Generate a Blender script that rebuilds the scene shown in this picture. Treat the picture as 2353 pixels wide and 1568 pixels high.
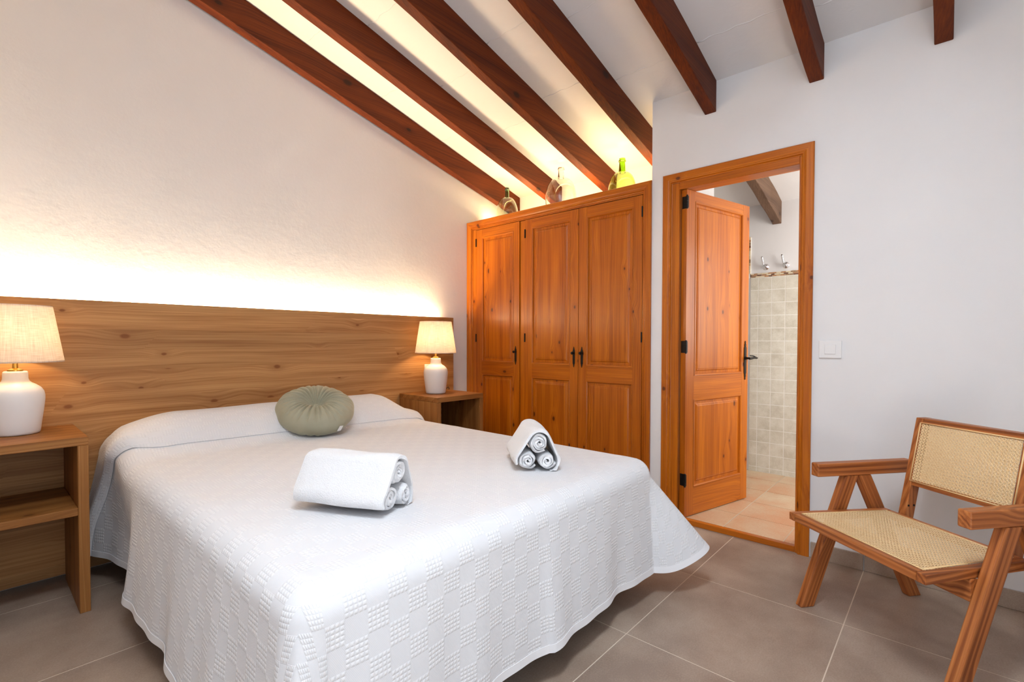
import bpy, bmesh, math, random
from mathutils import Vector, Matrix
from math import sin, cos, pi, radians, sqrt, floor as fl, exp

for o in list(bpy.data.objects): bpy.data.objects.remove(o)
scene = bpy.context.scene
col = scene.collection
random.seed(4)

# ------------------------------------------------------------------ camera
FPX, CY, CAMH = 1120.13, 806.04, 1.10
yw, pt, rl = radians(41.871), radians(-1.138), radians(.120)
Fv = Vector((cos(yw)*cos(pt), sin(yw)*cos(pt), sin(pt)))
Rv = Fv.cross(Vector((0, 0, 1))).normalized(); Uv = Rv.cross(Fv)
R2 = Rv*cos(rl)+Uv*sin(rl); U2 = -Rv*sin(rl)+Uv*cos(rl)
cd = bpy.data.cameras.new('camera'); cam = bpy.data.objects.new('camera', cd); col.objects.link(cam)
cd.sensor_width = 36; cd.lens = 36*FPX/2353; cd.shift_y = (CY-784)/2353; cd.clip_start = .02
cam.matrix_world = Matrix((( R2.x, U2.x, -Fv.x, 0), (R2.y, U2.y, -Fv.y, 0), (R2.z, U2.z, -Fv.z, CAMH), (0, 0, 0, 1)))
scene.camera = cam

# ------------------------------------------------------------------ world, exposure, daylight
scene.view_settings.view_transform = 'Standard'; scene.view_settings.look = 'None'
scene.view_settings.gamma = 1; scene.view_settings.use_curve_mapping = False
scene.view_settings.exposure = 0.56
w = bpy.data.worlds.new('world'); scene.world = w; w.use_nodes = True
w.node_tree.nodes['Background'].inputs[0].default_value = (.75, .85, 1, 1)
w.node_tree.nodes['Background'].inputs[1].default_value = .6

def area(name, loc, direction, sx, sy, power, color, spread=180):
    l = bpy.data.lights.new(name, 'AREA'); l.shape = 'RECTANGLE'; l.size = sx; l.size_y = sy
    l.energy = power; l.color = color; l.spread = radians(spread)
    o = bpy.data.objects.new(name, l); col.objects.link(o); o.location = loc
    o.rotation_euler = Vector(direction).to_track_quat('-Z', 'Y').to_euler()
    return o
DAY = (.72, .86, 1.0); WARM = (1.0, .62, .24)
area('terrace_door_daylight', (.35, -.78, 1.10), (.15, 1, 0), 1.35, 2.0, 3.2, DAY)
# added overhead fill light between two rafters, out of view, brightening bed and walls
area('overhead_fill_light', (.25, .276, 3.221), (-.2431, 0, -.970), .40, 1.15, 51, (.80, .91, 1))
area('terrace_ground_bounce', (.35, -.77, .30), (.0, .35, 1), 1.3, .4, 11, (1, .94, .86))
area('bathroom_window_daylight', (3.75, -.45, 1.45), (.1, 1, 0), .8, 1.0, 21, (1, .96, .90))
area('headboard_strip_light', (1.155, 3.059, 1.262), (0, .10, 1), 2.70, .018, 38, (1, .76, .46))
area('wardrobe_top_strip_light', (3.10, 2.23, 2.115), (.25, 0, 1), 1.58, .03, 15, (1, .72, .36))

# ------------------------------------------------------------------ materials
def srgb(r, g, b):
    f = lambda c: ((c/255+.055)/1.055)**2.4 if c/255 > .04045 else c/255/12.92
    return (f(r), f(g), f(b), 1)
class NT:
    def __init__(s, name):
        s.m = bpy.data.materials.new(name); s.m.use_nodes = True; s.t = s.m.node_tree; s.n = s.t.nodes
        s.bsdf = s.n['Principled BSDF']; s.out = s.n['Material Output']
    def new(s, typ, **kw):
        n = s.n.new(typ)
        for k, v in kw.items(): setattr(n, k, v)
        return n
    def link(s, a, b): s.t.links.new(a, b)
    def inp(s, sock, v):
        if isinstance(v, bpy.types.NodeSocket): s.link(v, sock)
        else: sock.default_value = v
    def math(s, op, a, b=None, c=None, clamp=False):
        n = s.new('ShaderNodeMath', operation=op); n.use_clamp = clamp
        s.inp(n.inputs[0], a)
        if b is not None: s.inp(n.inputs[1], b)
        if c is not None: s.inp(n.inputs[2], c)
        return n.outputs[0]
    def noise(s, vec, scale, detail=2, rough=.5):
        n = s.new('ShaderNodeTexNoise'); s.inp(n.inputs['Scale'], scale); n.inputs['Detail'].default_value = detail
        n.inputs['Roughness'].default_value = rough
        if vec is not None: s.link(vec, n.inputs['Vector'])
        return n.outputs[0]
    def comb(s, x, y, z):
        n = s.new('ShaderNodeCombineXYZ'); s.inp(n.inputs[0], x); s.inp(n.inputs[1], y); s.inp(n.inputs[2], z); return n.outputs[0]
    def ramp(s, fac, stops, interp='LINEAR'):
        n = s.new('ShaderNodeValToRGB'); n.color_ramp.interpolation = interp
        e = n.color_ramp.elements
        while len(e) < len(stops): e.new(.5)
        for i, (p, c) in enumerate(stops): e[i].position = p; e[i].color = c
        s.link(fac, n.inputs[0]); return n.outputs[0]
    def mix(s, fac, a, b, blend='MIX'):
        n = s.new('ShaderNodeMix', data_type='RGBA', blend_type=blend)
        s.inp(n.inputs[0], fac); s.inp(n.inputs[6], a); s.inp(n.inputs[7], b); return n.outputs[2]
    def maprange(s, v, a, b, c=0., d=1., smooth=True):
        n = s.new('ShaderNodeMapRange'); n.interpolation_type = 'SMOOTHSTEP' if smooth else 'LINEAR'
        s.inp(n.inputs[0], v); n.inputs[1].default_value = a; n.inputs[2].default_value = b
        n.inputs[3].default_value = c; n.inputs[4].default_value = d; return n.outputs[0]
    def bump(s, h, strength=.3, dist=.005):
        n = s.new('ShaderNodeBump'); n.inputs['Strength'].default_value = strength; n.inputs['Distance'].default_value = dist
        s.link(h, n.inputs['Height']); s.link(n.outputs[0], s.bsdf.inputs['Normal'])
    def set(s, color=None, rough=None, **kw):
        if color is not None: s.inp(s.bsdf.inputs['Base Color'], color)
        if rough is not None: s.inp(s.bsdf.inputs['Roughness'], rough)
        for k, v in kw.items(): s.inp(s.bsdf.inputs[k], v)
    def obj_xyz(s):
        tc = s.new('ShaderNodeTexCoord'); oi = s.new('ShaderNodeObjectInfo')
        r = s.math('MULTIPLY', oi.outputs['Random'], 17.0)
        a = s.new('ShaderNodeVectorMath', operation='ADD'); s.link(tc.outputs['Object'], a.inputs[0])
        s.link(s.comb(r, r, s.math('MULTIPLY', r, .37)), a.inputs[1])
        sp = s.new('ShaderNodeSeparateXYZ'); s.link(a.outputs[0], sp.inputs[0]); return sp.outputs, oi

def wood(name, axis, dark, mid, light, rough=.38, knot=None, board=0, freq=60, ringamp=.5, kscale=2.4, kthr=.62, streak=1.0, lightvein=False, boardvar=.16, coat=0, boff=0.0):
    t = NT(name); (X, Y, Z), oi = t.obj_xyz()
    al, b, c = {'x': (X, Z, Y), 'y': (Y, Z, X), 'z': (Z, X, Y)}[axis]
    c = t.math('MULTIPLY', c, 1.0)
    bd = None
    if board:
        k = t.math('FLOOR', t.math('DIVIDE', t.math('ADD', b, boff), board))
        wn = t.new('ShaderNodeTexWhiteNoise', noise_dimensions='1D'); t.link(k, wn.inputs['W']); bd = wn.outputs[0]
        al = t.math('ADD', al, t.math('MULTIPLY', bd, 9.0))
    bc = t.math('ADD', b, t.math('MULTIPLY', c, .83))
    vo = t.new('ShaderNodeTexVoronoi', voronoi_dimensions='2D'); vo.inputs['Scale'].default_value = 1.0
    wob = t.noise(t.comb(t.math('MULTIPLY', al, 30), t.math('MULTIPLY', bc, 30), 0.), 1, 1)
    t.link(t.comb(t.math('ADD', t.math('MULTIPLY', al, kscale*1.25), t.math('MULTIPLY', wob, .03)), t.math('MULTIPLY', bc, kscale*2.1), 0.), vo.inputs['Vector'])
    vc = t.new('ShaderNodeSeparateColor'); t.link(vo.outputs['Color'], vc.inputs[0])
    keep = t.math('LESS_THAN', vc.outputs[0], kthr)            # drop some knots, vary the size of the others
    dist = t.math('ADD', t.math('MULTIPLY', vo.outputs['Distance'], t.math('ADD', t.math('MULTIPLY', vc.outputs[1], .9), .65)), t.math('MULTIPLY', t.math('SUBTRACT', 1.0, keep), 9.0))
    halo = t.maprange(dist, 0, .42, 1, 0)
    low = t.noise(t.comb(t.math('MULTIPLY', al, .7), t.math('MULTIPLY', b, 4), t.math('MULTIPLY', c, 4)), 1, 1)
    g = t.math('ADD', bc, t.math('MULTIPLY', low, .07))
    g = t.math('ADD', g, t.math('MULTIPLY', halo, .022))
    rings = t.math('ADD', t.math('MULTIPLY', t.math('SINE', t.math('MULTIPLY', g, freq*2.2)), .5), .5)
    fine = t.noise(t.comb(t.math('MULTIPLY', al, 2.0), t.math('MULTIPLY', g, 130), t.math('MULTIPLY', c, 90)), 1, 3, .6)
    broad = t.noise(t.comb(t.math('MULTIPLY', al, .8), t.math('MULTIPLY', b, 12), t.math('MULTIPLY', c, 12)), 1, 2)
    f = t.math('ADD', t.math('MULTIPLY', rings, .30*ringamp), t.math('MULTIPLY', fine, .55*streak))
    f = t.math('ADD', f, t.math('MULTIPLY', broad, .45))
    f = t.math('SUBTRACT', f, .12+.15*ringamp+.28*(streak-1))
    cc = t.ramp(f, [(.22, dark), (.46, mid), (.74, light)])
    if lightvein:
        v = t.maprange(t.math('ABSOLUTE', t.math('SUBTRACT', rings, .5)), 0, .07, 1, 0)
        v = t.math('MULTIPLY', v, t.maprange(broad, .42, .60))
        cc = t.mix(t.math('MULTIPLY', v, .75), cc, lightvein)
    if bd is not None:
        cc = t.mix(1.0, cc, t.comb(*[t.math('ADD', t.math('MULTIPLY', bd, boardvar), 1-boardvar*.55)]*3), 'MULTIPLY')
        edge = t.math('ABSOLUTE', t.math('SUBTRACT', t.math('FRACT', t.math('DIVIDE', t.math('ADD', b, boff), board)), .5))
        cc = t.mix(t.math('MULTIPLY', t.maprange(edge, .490, .498), .35), cc, dark)
    if knot:
        cc = t.mix(t.math('MULTIPLY', t.maprange(dist, .03, .19, 1, 0), .45), cc, dark)
        cc = t.mix(t.math('MULTIPLY', t.maprange(dist, .025, .062, 1, 0), .85), cc, knot)
    t.set(cc, rough, **{'Specular IOR Level': .22 if rough > .45 else .35})
    if coat: t.set(**{'Coat Weight': coat, 'Coat Roughness': .18})
    t.bump(t.math('ADD', fine, t.math('MULTIPLY', rings, .3)), .12, .001)
    return t.m

def plain(name, color, rough=.5, metal=0, bumpscale=0, bs=.2, bd=.002, var=0, **kw):
    t = NT(name)
    if bumpscale or var:
        tc = t.new('ShaderNodeTexCoord').outputs['Object']; n = t.noise(tc, bumpscale or 8, 4)
        if bumpscale: t.bump(n, bs, bd)
        if var:
            c2 = tuple(max(0, x*(1-var)) for x in color[:3])+(1,)
            color = t.mix(t.noise(tc, 9, 3), c2, color)
    t.set(color, rough, Metallic=metal, **kw); return t.m

# plaster: trowelled white paint, faint bumps
def plaster(name, color, s1=38, st=.35, d=.0035, panels=False):
    t = NT(name); tc = t.new('ShaderNodeTexCoord').outputs['Object']
    a = t.noise(tc, s1, 5, .55); b = t.noise(tc, 4.5, 3)
    h = t.math('ADD', a, t.math('MULTIPLY', b, 1.6))
    c2 = tuple(x*.94 for x in color[:3])+(1,)
    cc = t.mix(b, c2, color)
    t.set(cc, .85, **{'Specular IOR Level': .2}); t.bump(h, st, d); return t.m
M = {}
M['wall'] = plaster('wall_plaster', (.83, .81, .80, 1), 46, .22, .003)
M['wall_smooth'] = plaster('smooth_plaster', (.80, .79, .795, 1), 60, .16, .002)
M['ceil'] = plaster('ceiling_plaster', (.77, .76, .765, 1), 13, .35, .008)
OD, OM, OL = srgb(148, 70, 6), srgb(190, 104, 14), srgb(212, 134, 36)
KN = srgb(70, 24, 8)
M['orange_z'] = wood('orange_pine_upright', 'z', OD, OM, OL, .33, KN, freq=46, kscale=2.6, coat=.12, ringamp=.14, kthr=.42)
M['orange_y'] = wood('orange_pine_across', 'y', OD, OM, OL, .33, KN, freq=46, kscale=2.6, coat=.12, ringamp=.14, kthr=.42)
M['orange_x'] = wood('orange_pine_rail', 'x', OD, OM, OL, .33, KN, freq=46, kscale=2.6, coat=.12, ringamp=.14, kthr=.42)
M['orange_panel'] = wood('orange_pine_panel', 'z', OD, OM, OL, .33, KN, freq=40, kscale=2.8, coat=.12, board=.125, boardvar=.10, ringamp=.16, kthr=.42)
M['beam'] = wood('dark_beam_wood', 'x', srgb(70, 24, 4), srgb(104, 44, 8), srgb(130, 62, 16), .6, srgb(40, 18, 8), freq=30, kscale=1.5, ringamp=.2)
M['beam_grey'] = wood('grey_brown_beam_wood', 'x', srgb(84, 62, 48), srgb(112, 86, 68), srgb(136, 108, 88), .6, srgb(50, 36, 28), freq=30, ringamp=.2, kscale=1.5)
M['head'] = wood('headboard_pine', 'x', srgb(146, 98, 56), srgb(180, 132, 82), srgb(200, 154, 100), .5, srgb(122, 72, 34), board=.0985, freq=40, kscale=2.6,
                 lightvein=srgb(204, 154, 104), boardvar=.26, ringamp=.25)
M['stand'] = wood('nightstand_pine', 'x', srgb(118, 70, 28), srgb(154, 102, 52), srgb(180, 128, 72), .5, srgb(96, 54, 22), freq=45, kscale=2.2, ringamp=.25, lightvein=srgb(190, 138, 84))
M['stand_z'] = wood('nightstand_pine_upright', 'z', srgb(118, 70, 28), srgb(154, 102, 52), srgb(180, 128, 72), .5, srgb(96, 54, 22), freq=45, kscale=2.2, ringamp=.25, lightvein=srgb(190, 138, 84))
CDk, CM_, CL = srgb(122, 62, 26), srgb(176, 104, 52), srgb(206, 140, 80)
M['chair_x'] = wood('teak_armrest', 'x', CDk, CM_, CL, .42, None, freq=150, ringamp=.5, streak=1.15)
M['chair_y'] = wood('teak_crossrail', 'y', CDk, CM_, CL, .42, None, freq=150, ringamp=.5, streak=1.15)
M['chair_z'] = wood('teak_upright', 'z', CDk, CM_, CL, .42, None, freq=150, ringamp=.5, streak=1.15)
def cane_m():
    t = NT('rattan_cane'); tc = t.new('ShaderNodeTexCoord').outputs['Object']
    cc = t.ramp(t.noise(tc, 420, 2), [(.3, srgb(222, 178, 118)), (.5, srgb(246, 216, 166)), (.72, srgb(253, 234, 196))])
    t.set(cc, .4); return t.m
M['cane'] = cane_m()
M['cane_trim'] = plain('cane_spline', srgb(232, 196, 140), .4)

# ceramic, fabrics, metal
M['ceramic'] = plain('speckled_white_ceramic', (.78, .75, .73, 1), .45, bumpscale=160, bs=.06, bd=.001)
M['brass'] = plain('brushed_brass', srgb(214, 170, 84), .3, 1)
M['black'] = plain('black_iron', (.012, .011, .011, 1), .45, .6, bumpscale=90, bs=.2, bd=.001)
M['white_plastic'] = plain('white_plastic', (.80, .79, .79, 1), .35)
M['cable'] = plain('black_cable', (.01, .01, .01, 1), .5)
M['chrome'] = plain('chrome', (.82, .82, .84, 1), .08, 1)
M['socket'] = plain('bulb_socket', (.7, .65, .55, 1), .5)
def shade_m():
    t = NT('linen_lampshade'); tc = t.new('ShaderNodeTexCoord').outputs['Object']
    sp = t.new('ShaderNodeSeparateXYZ'); t.link(tc, sp.inputs[0])
    ang = t.math('ARCTAN2', sp.outputs[1], sp.outputs[0])
    wv = t.noise(t.comb(t.math('MULTIPLY', ang, 60), t.math('MULTIPLY', ang, 2), t.math('MULTIPLY', sp.outputs[2], 14)), 1, 3)
    wf = t.noise(t.comb(t.math('MULTIPLY', ang, 3), 0., t.math('MULTIPLY', sp.outputs[2], 420)), 1, 2)
    k = t.math('ADD', t.math('MULTIPLY', wv, .5), t.math('MULTIPLY', wf, .5))
    cc = t.ramp(k, [(.3, (.62, .54, .46, 1)), (.65, (.88, .82, .75, 1))])
    d = t.new('ShaderNodeBsdfDiffuse'); tr = t.new('ShaderNodeBsdfTranslucent'); mx = t.new('ShaderNodeMixShader')
    t.link(cc, d.inputs[0]); t.link(cc, tr.inputs[0]); mx.inputs[0].default_value = .5
    t.link(d.outputs[0], mx.inputs[1]); t.link(tr.outputs[0], mx.inputs[2]); t.link(mx.outputs[0], t.out.inputs[0]); return t.m
M['shade'] = shade_m()
def spread_m():
    t = NT('waffle_cotton'); uv = t.new('ShaderNodeUVMap'); sp = t.new('ShaderNodeSeparateXYZ'); t.link(uv.outputs[0], sp.inputs[0])
    u, v = sp.outputs[0], sp.outputs[1]
    S = .055
    cu = t.math('FLOOR', t.math('DIVIDE', u, S)); cv = t.math('FLOOR', t.math('DIVIDE', v, S))
    par = t.math('MODULO', t.math('ABSOLUTE', t.math('ADD', cu, cv)), 2.0)
    mask = t.math('GREATER_THAN', par, .5)
    k = pi/(S/5)
    d1 = t.math('ABSOLUTE', t.math('SINE', t.math('MULTIPLY', u, k))); d2 = t.math('ABSOLUTE', t.math('SINE', t.math('MULTIPLY', v, k)))
    dots = t.math('POWER', t.math('MULTIPLY', d1, d2), .8)
    tw = t.math('MULTIPLY', t.math('SINE', t.math('MULTIPLY', t.math('ADD', u, t.math('MULTIPLY', v, .6)), 1800)), .04)
    fu = t.math('ABSOLUTE', t.math('SUBTRACT', t.math('FRACT', t.math('DIVIDE', u, S)), .5))
    line = t.math('MULTIPLY', t.maprange(fu, .475, .495), .25)
    h = t.math('ADD', t.math('ADD', t.math('MULTIPLY', dots, mask), tw), line)
    wr = t.noise(t.comb(t.math('MULTIPLY', u, 1.6), t.math('MULTIPLY', v, 7), 0.), 1, 3)
    h2 = t.math('ADD', h, t.math('MULTIPLY', wr, 1.3))
    cc = t.mix(t.math('MULTIPLY', t.math('MULTIPLY', dots, mask), 1.0), (.70, .70, .72, 1), (.76, .76, .77, 1))
    t.set(cc, .9, **{'Specular IOR Level': .15, 'Sheen Weight': .15}); t.bump(h2, .55, .0024); return t.m
M['spread'] = spread_m()
def towel_m():
    t = NT('terry_cloth'); tc = t.new('ShaderNodeTexCoord').outputs['Object']
    a = t.noise(tc, 260, 3, .7); b = t.noise(tc, 34, 3)
    h = t.math('ADD', a, t.math('MULTIPLY', b, 1.2))
    t.set(t.mix(a, (.76, .76, .78, 1), (.84, .84, .85, 1)), .95, **{'Specular IOR Level': .1, 'Sheen Weight': .3}); t.bump(h, .65, .005); return t.m
M['towel'] = towel_m()
def velvet_m():
    t = NT('sage_velvet'); tc = t.new('ShaderNodeTexCoord').outputs['Object']
    n = t.noise(tc, 7, 3)
    t.set(t.mix(n, srgb(140, 138, 116), srgb(172, 168, 146)), .7, **{'Sheen Weight': .7, 'Sheen Roughness': .35, 'Sheen Tint': srgb(205, 205, 185)})
    t.bump(t.noise(tc, 40, 3), .15, .003); return t.m
M['velvet'] = velvet_m()
M['tag'] = plain('white_satin_tag', (.85, .85, .85, 1), .5)
M['mattress'] = plain('mattress_ticking', (.7, .7, .7, 1), .9)
M['bedbase'] = plain('dark_bed_base', srgb(60, 52, 46), .8)

def glass_m(name, c, rough=.0):
    t = NT(name); t.set(c, rough, **{'Transmission Weight': 1.0, 'IOR': 1.45}); return t.m
M['glass_clear'] = glass_m('clear_glass', (.97, .98, .95, 1))
M['glass_pale'] = glass_m('pale_green_glass', (.90, .95, .84, 1))
M['glass_lime'] = glass_m('yellow_green_glass', (.86, .95, .50, 1))
M['glass_neck_dark'] = glass_m('green_neck_glass', (.42, .60, .40, 1))
M['glass_neck_lime'] = glass_m('lime_neck_glass', (.55, .85, .12, 1))

def stone(name, c1, c2, c3, sc=3.0, fine=180, rough=.42, tilevar=0):
    t = NT(name); tc = t.new('ShaderNodeTexCoord').outputs['Object']
    a = t.noise(tc, sc, 5, .6); b = t.noise(tc, fine, 3, .6)
    k = t.math('ADD', t.math('MULTIPLY', a, .75), t.math('MULTIPLY', b, .35))
    k = t.math('SUBTRACT', k, .05)
    if tilevar:
        g = t.new('ShaderNodeNewGeometry').outputs['Random Per Island']
        k = t.math('ADD', k, t.math('MULTIPLY', t.math('SUBTRACT', g, .5), tilevar))
    t.set(t.ramp(k, [(.36, c1), (.52, c2), (.68, c3)]), rough); t.bump(b, .12, .001); return t.m
M['floor'] = stone('brown_porcelain_tile', srgb(138, 118, 104), srgb(158, 138, 122), srgb(174, 156, 140), tilevar=.10, rough=.45)
M['grout'] = plain('floor_grout', srgb(208, 192, 174), .9)
M['bfloor'] = stone('terracotta_tile', srgb(196, 142, 104), srgb(198, 164, 132), srgb(204, 182, 152), 3.6, 120, .35, tilevar=.14)
M['bgrout'] = plain('bathroom_grout', srgb(190, 174, 154), .9)
M['btile'] = stone('ivory_wall_tile', srgb(202, 196, 180), srgb(218, 213, 199), srgb(230, 226, 214), 14, 140, .3, tilevar=.12)
M['wgrout'] = plain('white_tile_grout', srgb(246, 244, 238), .8)
def mosaic_m():
    t = NT('brown_mosaic'); g = t.new('ShaderNodeNewGeometry').outputs['Random Per Island']
    t.set(t.ramp(g, [(0, srgb(112, 66, 36)), (.2, srgb(178, 128, 84)), (.45, srgb(204, 172, 130)), (.62, srgb(150, 118, 84)), (.75, srgb(222, 204, 172))], 'CONSTANT'), .3); return t.m
M['mosaic'] = mosaic_m()

# ------------------------------------------------------------------ mesh helpers
def build(name, verts, faces, mat, parent=None, smooth=False, midx=None, bevel=0, seg=2, loc=None, rot=None, uv=None, weld=False):
    me = bpy.data.meshes.new(name)
    me.from_pydata([tuple(v) for v in verts], [], faces)
    mats = mat if isinstance(mat, (list, tuple)) else [mat]
    for m in mats: me.materials.append(m)
    if midx: me.polygons.foreach_set('material_index', midx)
    bm = bmesh.new(); bm.from_mesh(me)
    if weld: bmesh.ops.remove_doubles(bm, verts=bm.verts, dist=1e-5)
    if bevel:
        es = [e for e in bm.edges if len(e.link_faces) == 2 and e.calc_face_angle(0) > .5]
        bmesh.ops.bevel(bm, geom=es, offset=bevel, segments=seg, profile=.5, affect='EDGES')
    bmesh.ops.recalc_face_normals(bm, faces=bm.faces)
    bm.to_mesh(me); bm.free()
    if uv:
        l = me.uv_layers.new(name='UVMap')
        for lp in me.loops: l.data[lp.index].uv = uv[lp.vertex_index]
    if smooth:
        me.polygons.foreach_set('use_smooth', [True]*len(me.polygons))
        if smooth is not True: me.set_sharp_from_angle(angle=radians(smooth))
    me.update()
    o = bpy.data.objects.new(name, me); col.objects.link(o)
    if parent: o.parent = parent
    if loc: o.location = loc
    if rot: o.rotation_euler = rot
    return o
class MB:
    def __init__(s): s.v = []; s.f = []; s.i = []
    def box(s, x0, x1, y0, y1, z0, z1, mi=0):
        n = len(s.v); s.v += [(x, y, z) for z in (z0, z1) for y in (y0, y1) for x in (x0, x1)]
        s.f += [tuple(n+k for k in q) for q in ((0, 2, 3, 1), (4, 5, 7, 6), (0, 1, 5, 4), (2, 6, 7, 3), (0, 4, 6, 2), (1, 3, 7, 5))]; s.i += [mi]*6
        return s
    def prism(s, a, b, mi=0):       # two matching rings of points
        n = len(s.v); k = len(a); s.v += list(a)+list(b)
        s.f.append(tuple(n+j for j in range(k))[::-1]); s.f.append(tuple(n+k+j for j in range(k)))
        s.f += [(n+j, n+(j+1) % k, n+k+(j+1) % k, n+k+j) for j in range(k)]; s.i += [mi]*(k+2); return s
    def quad(s, *p, mi=0):
        n = len(s.v); s.v += list(p); s.f.append(tuple(range(n, n+len(p)))); s.i.append(mi); return s
    def lathe(s, prof, seg=48, c=(0, 0), mi=0, cap=True):
        n = len(s.v)
        for r, z in prof:
            for k in range(seg): a = 2*pi*k/seg; s.v.append((c[0]+r*cos(a), c[1]+r*sin(a), z))
        for j in range(len(prof)-1):
            for k in range(seg):
                a, b = n+j*seg+k, n+j*seg+(k+1) % seg
                s.f.append((a, b, b+seg, a+seg)); s.i.append(mi)
        if cap:
            s.f.append(tuple(n+k for k in range(seg))[::-1]); s.i.append(mi)
            m = n+(len(prof)-1)*seg; s.f.append(tuple(m+k for k in range(seg))); s.i.append(mi)
        return s
    def tube(s, pts, r, seg=10, mi=0, cap=True):
        P = [Vector(p) for p in pts]; n = len(s.v); up = Vector((0, 0, 1))
        for j, p in enumerate(P):
            d = (P[min(j+1, len(P)-1)]-P[max(j-1, 0)]).normalized()
            a = d.cross(up) if abs(d.z) < .95 else d.cross(Vector((1, 0, 0))); a.normalize(); b = d.cross(a)
            rr = r[j] if isinstance(r, (list, tuple)) else r
            for k in range(seg): t = 2*pi*k/seg; s.v.append(tuple(p+a*rr*cos(t)+b*rr*sin(t)))
        for j in range(len(P)-1):
            for k in range(seg):
                q, w_ = n+j*seg+k, n+j*seg+(k+1) % seg
                s.f.append((q, w_, w_+seg, q+seg)); s.i.append(mi)
        if cap:
            s.f.append(tuple(n+k for k in range(seg))[::-1]); s.i.append(mi)
            m = n+(len(P)-1)*seg; s.f.append(tuple(m+k for k in range(seg))); s.i.append(mi)
        return s
    def out(s, name, mat, parent=None, **kw): return build(name, s.v, s.f, mat, parent, midx=s.i if not kw.get('bevel') or True else None, **kw)
def tag(o, label=None, cat=None, group=None, kind=None):
    if label: o['label'] = label
    if cat: o['category'] = cat
    if group: o['group'] = group
    if kind: o['kind'] = kind
    return o
def empty(name, loc=(0, 0, 0), rz=0):
    o = bpy.data.objects.new(name, None); col.objects.link(o); o.location = loc; o.rotation_euler = (0, 0, rz); o.empty_display_size = .1; return o
def struct(o, label=None): return tag(o, label=label, kind='structure')

# ------------------------------------------------------------------ setting
XW, YH = 2.861, 3.075            # door wall plane, headboard wall plane
SL, ZC = .2506, 2.582            # ceiling: z = ZC - SL (x - XW)
zc = lambda x: ZC-SL*(x-XW)
XL, YF, XN, XB = -.40, -.72, 3.455, 4.33
# floor: individual tiles on a grout bed
fx = [-.40, -.23, .398, 1.018, 1.637, 2.256, 2.861]
fy = [-.72, -.31, .289, .887, 1.526, 2.165, 2.811, 3.075]
mb = MB(); mb.box(XL, XW, YF, YH, -.06, -.0005, 1)
fx2 = [XL, -.115, .505, 1.125, 1.745, 2.365, XW]      # rows by the headboard start with a cut tile
for j in range(len(fy)-1):
    fxs = fx2 if fy[j] > 1.5 else fx
    for i in range(len(fxs)-1):
        g = .0019; mb.box(fxs[i]+g, fxs[i+1]-g, fy[j]+g, fy[j+1]-g, -.012, 0)
struct(mb.out('floor', [M['floor'], M['grout']]))
mb = MB(); mb.box(2.895, XB, -.6, 2.2, -.06, .0285, 1)
bx = [2.895, 3.165, 3.475, 3.785, 4.09, XB]; by = [-.6, -.27, .035, .34, .645, .955, 1.265, 1.57, 1.88, 2.2]
for i in range(len(bx)-1):
    for j in range(len(by)-1):
        g = .003; mb.box(bx[i]+g, bx[i+1]-g, by[j]+g*(1.4 if j in (5,) else 1), by[j+1]-g, .02, .03)
struct(mb.out('floor', [M['bfloor'], M['bgrout']]), 'terracotta tiled bathroom floor beyond the open door')
# headboard wall
def slopewall(name, x0, x1, y0, y1, mat, z0=-.06):   # wall slab whose top follows the roof
    mb = MB(); a = [(x0, y0, z0), (x1, y0, z0), (x1, y0, zc(x1)+.03), (x0, y0, zc(x0)+.03)]
    b = [(x, y1, z) for x, y, z in a]; mb.prism(a, b); return struct(mb.out(name, mat))
slopewall('wall_back', XL-.15, XN+.15, YH, YH+.15, M['wall'])
# door wall, with the door opening cut out
OY0, OY1, OZ = .566, 1.263, 2.053
NY = 1.394                         # where the wardrobe niche starts
mb = MB()
T0, T1 = XW, 2.965
def vpiece(y0, y1, z0, top=None):
    if top is None:
        a = [(T0, y0, z0), (T1, y0, z0), (T1, y0, zc(T1)+.03), (T0, y0, zc(T0)+.03)]
    else: a = [(T0, y0, z0), (T1, y0, z0), (T1, y0, top), (T0, y0, top)]
    mb.prism(a, [(x, y1, z) for x, y, z in a])
vpiece(YF, OY0, -.06); vpiece(OY1, NY, -.06); vpiece(OY0, OY1, OZ)
struct(mb.out('wall_right', M['wall_smooth'], weld=False))
slopewall('wall_niche', T1, XN+.1, 1.26, NY, M['wall_smooth'])
slopewall('wall_niche_back', XN, XN+.1, NY, YH, M['wall_smooth'])
# front wall with a terrace door opening and side wall with a window (both behind the camera)
mb = MB()
def wallrect(mb, x0, x1, y0, y1, z0, z1): mb.box(x0, x1, y0, y1, z0, z1)
def slabx(mb, x0, x1, y0, y1, z0):
    a = [(x0, y0, z0), (x1, y0, z0), (x1, y0, zc(x1)+.03), (x0, y0, zc(x0)+.03)]; mb.prism(a, [(x, y1, z) for x, y, z in a])
slabx(mb, XL-.15, -.36, YF-.15, YF, -.06); slabx(mb, 1.06, XB, YF-.15, YF, -.06); slabx(mb, -.36, 1.06, YF-.15, YF, 2.12)
struct(mb.out('wall_front', M['wall_smooth']))
mb = MB(); mb.box(XL-.15, XL, YF-.15, YH+.15, -.06, zc(XL)+.05)
struct(mb.out('wall_left', M['wall_smooth']))
# ceiling slab between the beams
mb = MB(); a = [(XL-.2, YF-.2, zc(XL-.2)), (XB+.1, YF-.2, zc(XB+.1)), (XB+.1, YF-.2, zc(XB+.1)+.12), (XL-.2, YF-.2, zc(XL-.2)+.12)]
mb.prism(a, [(x, YH+.2, z) for x, y, z in a]); struct(mb.out('ceiling', M['ceil']))
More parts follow.
